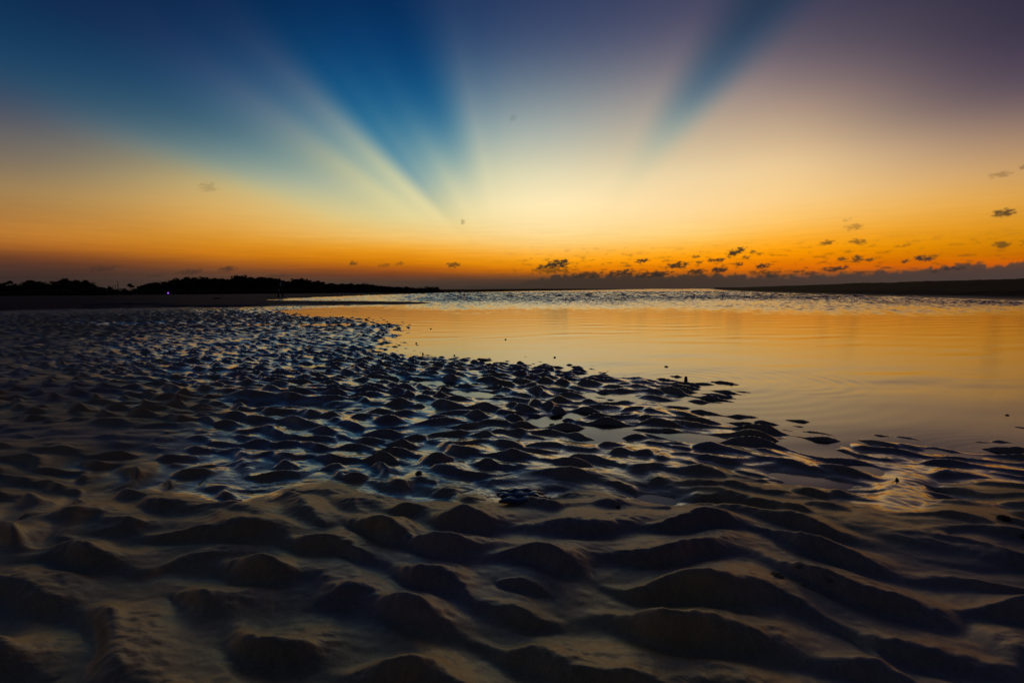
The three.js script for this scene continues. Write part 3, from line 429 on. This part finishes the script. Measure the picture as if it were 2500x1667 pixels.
// shells
function shell(name, label, x, z, w, h, turn, seed) {   // a ribbed half shell standing on its edge
  const g = new THREE.BufferGeometry(), pos = [], idx = [], N = 22, M = 8;
  for (let side = 0; side < 2; side++) for (let i = 0; i <= M; i++) for (let j = 0; j <= N; j++) { const t = i / M, a = lerp(-1.15, 1.15, j / N), rib = 1 + .05 * Math.cos(j * 2.9) * t; pos.push(Math.sin(a) * w * .55 * t * rib, h * (1 - t) + h * .1 * Math.cos(a) * t - (1 - Math.cos(a)) * h * .1 * t, (side ? -.0012 : .0012) + Math.sin(t * 1.6) * w * .22 * Math.cos(a)); }
  for (let side = 0; side < 2; side++) for (let i = 0; i < M; i++) for (let j = 0; j < N; j++) { const k = side * (M + 1) * (N + 1) + i * (N + 1) + j; if (side) idx.push(k, k + 1, k + N + 1, k + 1, k + N + 2, k + N + 1); else idx.push(k, k + N + 1, k + 1, k + 1, k + N + 1, k + N + 2); }
  g.setAttribute('position', new THREE.Float32BufferAttribute(pos, 3)); g.setIndex(idx); g.computeVertexNormals();
  const m = new THREE.Mesh(g, new THREE.MeshStandardMaterial({ color: new THREE.Color().setRGB(.03, .026, .024), roughness: .5, side: THREE.DoubleSide })); m.position.set(x, Math.max(heightAt(x, z), 0) - .002, z); m.rotation.y = turn; return tag(m, name, label, 'shell');
}
shell('seashell', 'dark pointed shell at the left side of the golden wet channel', 1.21, -1.56, .022, .014, .3, 451);
shell('seashell', 'ribbed shell half buried at the right edge of the photo', 1.15, -1.1, .02, .014, -.6, 452);
shell('seashell', 'pointed shell tip poking out of the shallows ringed by faint ripples', -.87, -4.95, .022, .026, .2, 453);
{
  const g = mergeGeometries([limb([[-.055, .002, .035], [-.01, .005, .005], [.05, .003, -.04]], .0035, .0022, 7), limb([[.0, .005, 0], [.012, .012, -.004], [.02, .013, .002]], .002, .001, 5)]);
  const m = new THREE.Mesh(g, weedMat); m.position.set(-.76, .001, -4.71); tag(m, 'driftwood_stick', 'thin dark stick floating at the edge of the ripples', 'stick');
}
{ // the glossy scalloped lump in the wet hollow
  const g = base(.03, heightAt(.03, -1.37) - .004, -1.38, .05), mat = new THREE.MeshPhysicalMaterial({ color: new THREE.Color().setRGB(.07, .08, .085), roughness: .2, ior: 1.4, clearcoat: .8, clearcoatRoughness: .05 });
  const tier = (w, d, h, y, ox, oz, seed) => { const s = new THREE.SphereGeometry(1, 64, 28, 0, 6.2832, 0, Math.PI * .62), p = s.attributes.position; for (let i = 0; i < p.count; i++) { const x = p.getX(i), yy = p.getY(i), z = p.getZ(i), a = Math.atan2(z, x), k = 1 + .09 * Math.sin(a * 7 + seed) * (1 - Math.abs(yy) * .5) + .05 * Math.sin(a * 3 - seed); p.setXYZ(i, x * w * k + ox, (Math.sign(yy) * Math.pow(Math.abs(yy), .7)) * h + y + .0015 * Math.sin(x * 9 + seed) , z * d * k + oz); } s.computeVertexNormals(); return s; };
  part('lower_lobe', tier(.074, .034, .012, .002, 0, .018, 1), mat, g); part('middle_lobe', tier(.072, .03, .013, .007, -.008, -.006, 2.3), mat, g); part('upper_lobe', tier(.06, .022, .012, .013, -.012, -.026, 4), mat, g); part('side_lobe', tier(.024, .015, .011, .004, .058, .022, 5.2), mat, g);
  g.scale.set(.9, .7, .9); tag(g, 'jelly_lump', 'glossy dark scalloped lump lying in a wet hollow of the sand', 'jellyfish');
}

// ---------------------------------------------------------------- the person far down the beach
function bodyMesh(bones, size, centre, res = 88, blend = .03) {   // tapered capsules joined with a smooth minimum
  const mc = new MarchingCubes(res, new THREE.MeshBasicMaterial(), false, false, 120000); mc.isolation = 0;
  const half = res / 2, P = new THREE.Vector3();
  for (let k = 0; k < res; k++) for (let j = 0; j < res; j++) for (let i = 0; i < res; i++) {
    P.set(((i - half) / half) * size + centre[0], ((j - half) / half) * size + centre[1], ((k - half) / half) * size + centre[2]); let acc = 0;
    for (const [a, b, ra, rb, sq = 1] of bones) { const ex = b[0] - a[0], ey = b[1] - a[1], ez = (b[2] - a[2]), t = clamp(((P.x - a[0]) * ex + (P.y - a[1]) * ey + (P.z - a[2]) * ez) / (ex * ex + ey * ey + ez * ez)); const d = Math.hypot(P.x - a[0] - t * ex, P.y - a[1] - t * ey, (P.z - a[2] - t * ez) / sq) - lerp(ra, rb, t); acc += Math.exp(-clamp(d, -.4, .4) / blend); }
    mc.field[k * res * res + j * res + i] = blend * Math.log(Math.max(acc, 1e-12));
  }
  mc.update(); const n = mc.count, g = new THREE.BufferGeometry(), p = mc.positionArray.slice(0, n * 3), nn = mc.normalArray.slice(0, n * 3);
  for (let i = 0; i < n; i++) for (let c = 0; c < 3; c++) p[i * 3 + c] = p[i * 3 + c] * size + centre[c];
  g.setAttribute('position', new THREE.BufferAttribute(p, 3)); g.setAttribute('normal', new THREE.BufferAttribute(nn, 3)); return g;
}
{
  // joints: the figure walks, feet apart; +z is the way it faces
  const J = { hipL: [-.09, .88, 0], hipR: [.09, .88, 0], kneeL: [-.13, .47, .1], kneeR: [.16, .46, .02], ankL: [-.17, .08, .04], ankR: [.24, .08, -.1], toeL: [-.18, .035, .2], toeR: [.27, .035, .05], pel: [0, .93, 0], chest: [0, 1.24, .02], shL: [-.18, 1.36, 0], shR: [.18, 1.36, 0], elL: [-.24, 1.09, -.04], elR: [.3, 1.1, -.02], wrL: [-.2, .9, .1], wrR: [.2, .93, .12], neck: [0, 1.42, .01], head: [-.015, 1.56, .03] };
  const body = [[J.hipL, J.kneeL, .085, .055], [J.kneeL, J.ankL, .055, .036], [J.ankL, J.toeL, .038, .026], [J.hipR, J.kneeR, .085, .055], [J.kneeR, J.ankR, .055, .036], [J.ankR, J.toeR, .038, .026], [J.pel, J.chest, .125, .135, .72], [J.chest, J.neck, .11, .05], [J.shL, J.shR, .062, .062], [J.shL, J.elL, .048, .037], [J.elL, J.wrL, .036, .024], [J.shR, J.elR, .048, .037], [J.elR, J.wrR, .036, .024], [J.neck, J.head, .048, .06], [[-.015, 1.55, .03], [-.015, 1.6, .02], .078, .085], [[-.015, 1.545, .1], [-.015, 1.535, .118], .014, .016], [[-.1, 1.56, .02], [-.1, 1.575, .02], .014, .014], [[.07, 1.56, .02], [.07, 1.575, .02], .014, .014]];
  const fingers = []; for (const [w, s] of [[J.wrL, -1], [J.wrR, 1]]) { const palm = [w[0] - s * .012, w[1] - .055, w[2] + .03]; fingers.push(limb([w, [w[0] - s * .004, w[1] - .03, w[2] + .014], palm], .024, .03, 8)); for (let f = 0; f < 4; f++) { const o = (f - 1.5) * .017, l = [.062, .074, .07, .055][f]; fingers.push(limb([[palm[0] + o, palm[1] - .012, palm[2] + .006], [palm[0] + o * 1.1, palm[1] - .012 - l * .5, palm[2] + .026], [palm[0] + o * 1.1, palm[1] - .012 - l * .85, palm[2] + .016]], .0088, .0068, 6)); } fingers.push(limb([[palm[0] - s * .026, palm[1] + .02, palm[2] + .006], [palm[0] - s * .044, palm[1] - .004, palm[2] + .024], [palm[0] - s * .042, palm[1] - .026, palm[2] + .034]], .011, .008, 6)); }
  const skin = new THREE.MeshStandardMaterial({ color: new THREE.Color().setRGB(.1, .06, .045), roughness: .6 }), cloth = new THREE.MeshStandardMaterial({ color: new THREE.Color().setRGB(.016, .015, .02), roughness: .9 }), cloth2 = new THREE.MeshStandardMaterial({ color: new THREE.Color().setRGB(.01, .01, .012), roughness: .9 });
  const px = -21.0, pz = -46.6, g = base(px, heightAt(px, pz) - .012, pz, -.35);
  const strip = (q) => { const c = new THREE.BufferGeometry(); c.setAttribute('position', q.index ? q.toNonIndexed().attributes.position : q.attributes.position); c.setAttribute('normal', q.index ? q.toNonIndexed().attributes.normal : q.attributes.normal); return c; };
  part('body', mergeGeometries([strip(bodyMesh(body, .95, [0, .84, 0], 100)), ...fingers.map(strip)]), skin, g);
  const wide = (a, b, ra, rb, sq) => [a, b, ra + .017, rb + .017, sq];
  part('jacket', bodyMesh([wide(J.pel, J.chest, .13, .138, .76), wide(J.chest, [0, 1.4, .01], .11, .06), wide(J.shL, J.shR, .064, .064), wide(J.shL, J.elL, .05, .04), wide(J.elL, [-.205, .93, .085], .04, .03), wide(J.shR, J.elR, .05, .04), wide(J.elR, [.21, .96, .1], .04, .03)], .5, [0, 1.15, 0], 72), cloth, g);
  part('trousers', bodyMesh([wide([-.05, .93, 0], [.05, .93, 0], .115, .115, .85), wide(J.hipL, J.kneeL, .09, .064), wide(J.kneeL, [-.165, .13, .045], .064, .045), wide(J.hipR, J.kneeR, .09, .064), wide(J.kneeR, [.23, .13, -.09], .064, .045)], .56, [0, .55, 0], 72), cloth2, g);
  part('hair', bodyMesh([[[-.015, 1.59, .0], [-.015, 1.63, .01], .086, .082], [[-.015, 1.55, -.03], [-.015, 1.6, -.02], .07, .085]], .2, [-.015, 1.6, 0], 48), cloth2, g);
  tag(g, 'person', 'person in dark clothes walking with legs apart on the far beach', 'person');
  // pale towel over the shoulder, pale bag in the hand
  const T = g.position, pale = new THREE.MeshStandardMaterial({ color: new THREE.Color().setRGB(.78, .8, .6), roughness: .85, side: THREE.DoubleSide });
  const hang = new THREE.BufferGeometry(), tp = [], ti = []; const R = 14; for (let i = 0; i <= R; i++) for (let j = 0; j <= 6; j++) { const t = i / R, w = (.035 + .055 * Math.sin(t * 2.7)) * 1.25, a = (j / 6 - .5) * 2; tp.push(.2 + a * w, 1.45 - t * .43, .075 + .035 * Math.sin(t * 2.2) + .012 * Math.cos(a * 7) + (t < .12 ? -.1 * (1 - t / .12) : 0)); } for (let i = 0; i < R; i++) for (let j = 0; j < 6; j++) { const k = i * 7 + j; ti.push(k, k + 7, k + 1, k + 1, k + 7, k + 8); }
  hang.setAttribute('position', new THREE.Float32BufferAttribute(tp, 3)); hang.setIndex(ti); hang.computeVertexNormals();
  const towel = new THREE.Mesh(hang, new THREE.MeshPhysicalMaterial({ color: new THREE.Color().setRGB(.88, .88, .7), roughness: .55, side: THREE.DoubleSide })); towel.position.copy(T); towel.rotation.y = -.35; tag(towel, 'towel', 'pale towel hanging from the shoulder of the walking person', 'towel');
  const bg = base(T.x, T.y, T.z, -.35), bagMat = new THREE.MeshStandardMaterial({ color: new THREE.Color().setRGB(.6, .6, .58), roughness: .8 });
  const sack = lump(461, .085, .075, .05, 3, .18); sack.translate(.02, .67, .17); part('sack', sack, bagMat, bg); part('handle', limb([[.0, .73, .17], [.1, .86, .16], [.19, .87, .15]], .008, .008, 6), bagMat, bg); tag(bg, 'hand_bag', 'small pale bag held low in front by the walking person', 'bag');
}

renderer.render(scene, camera);
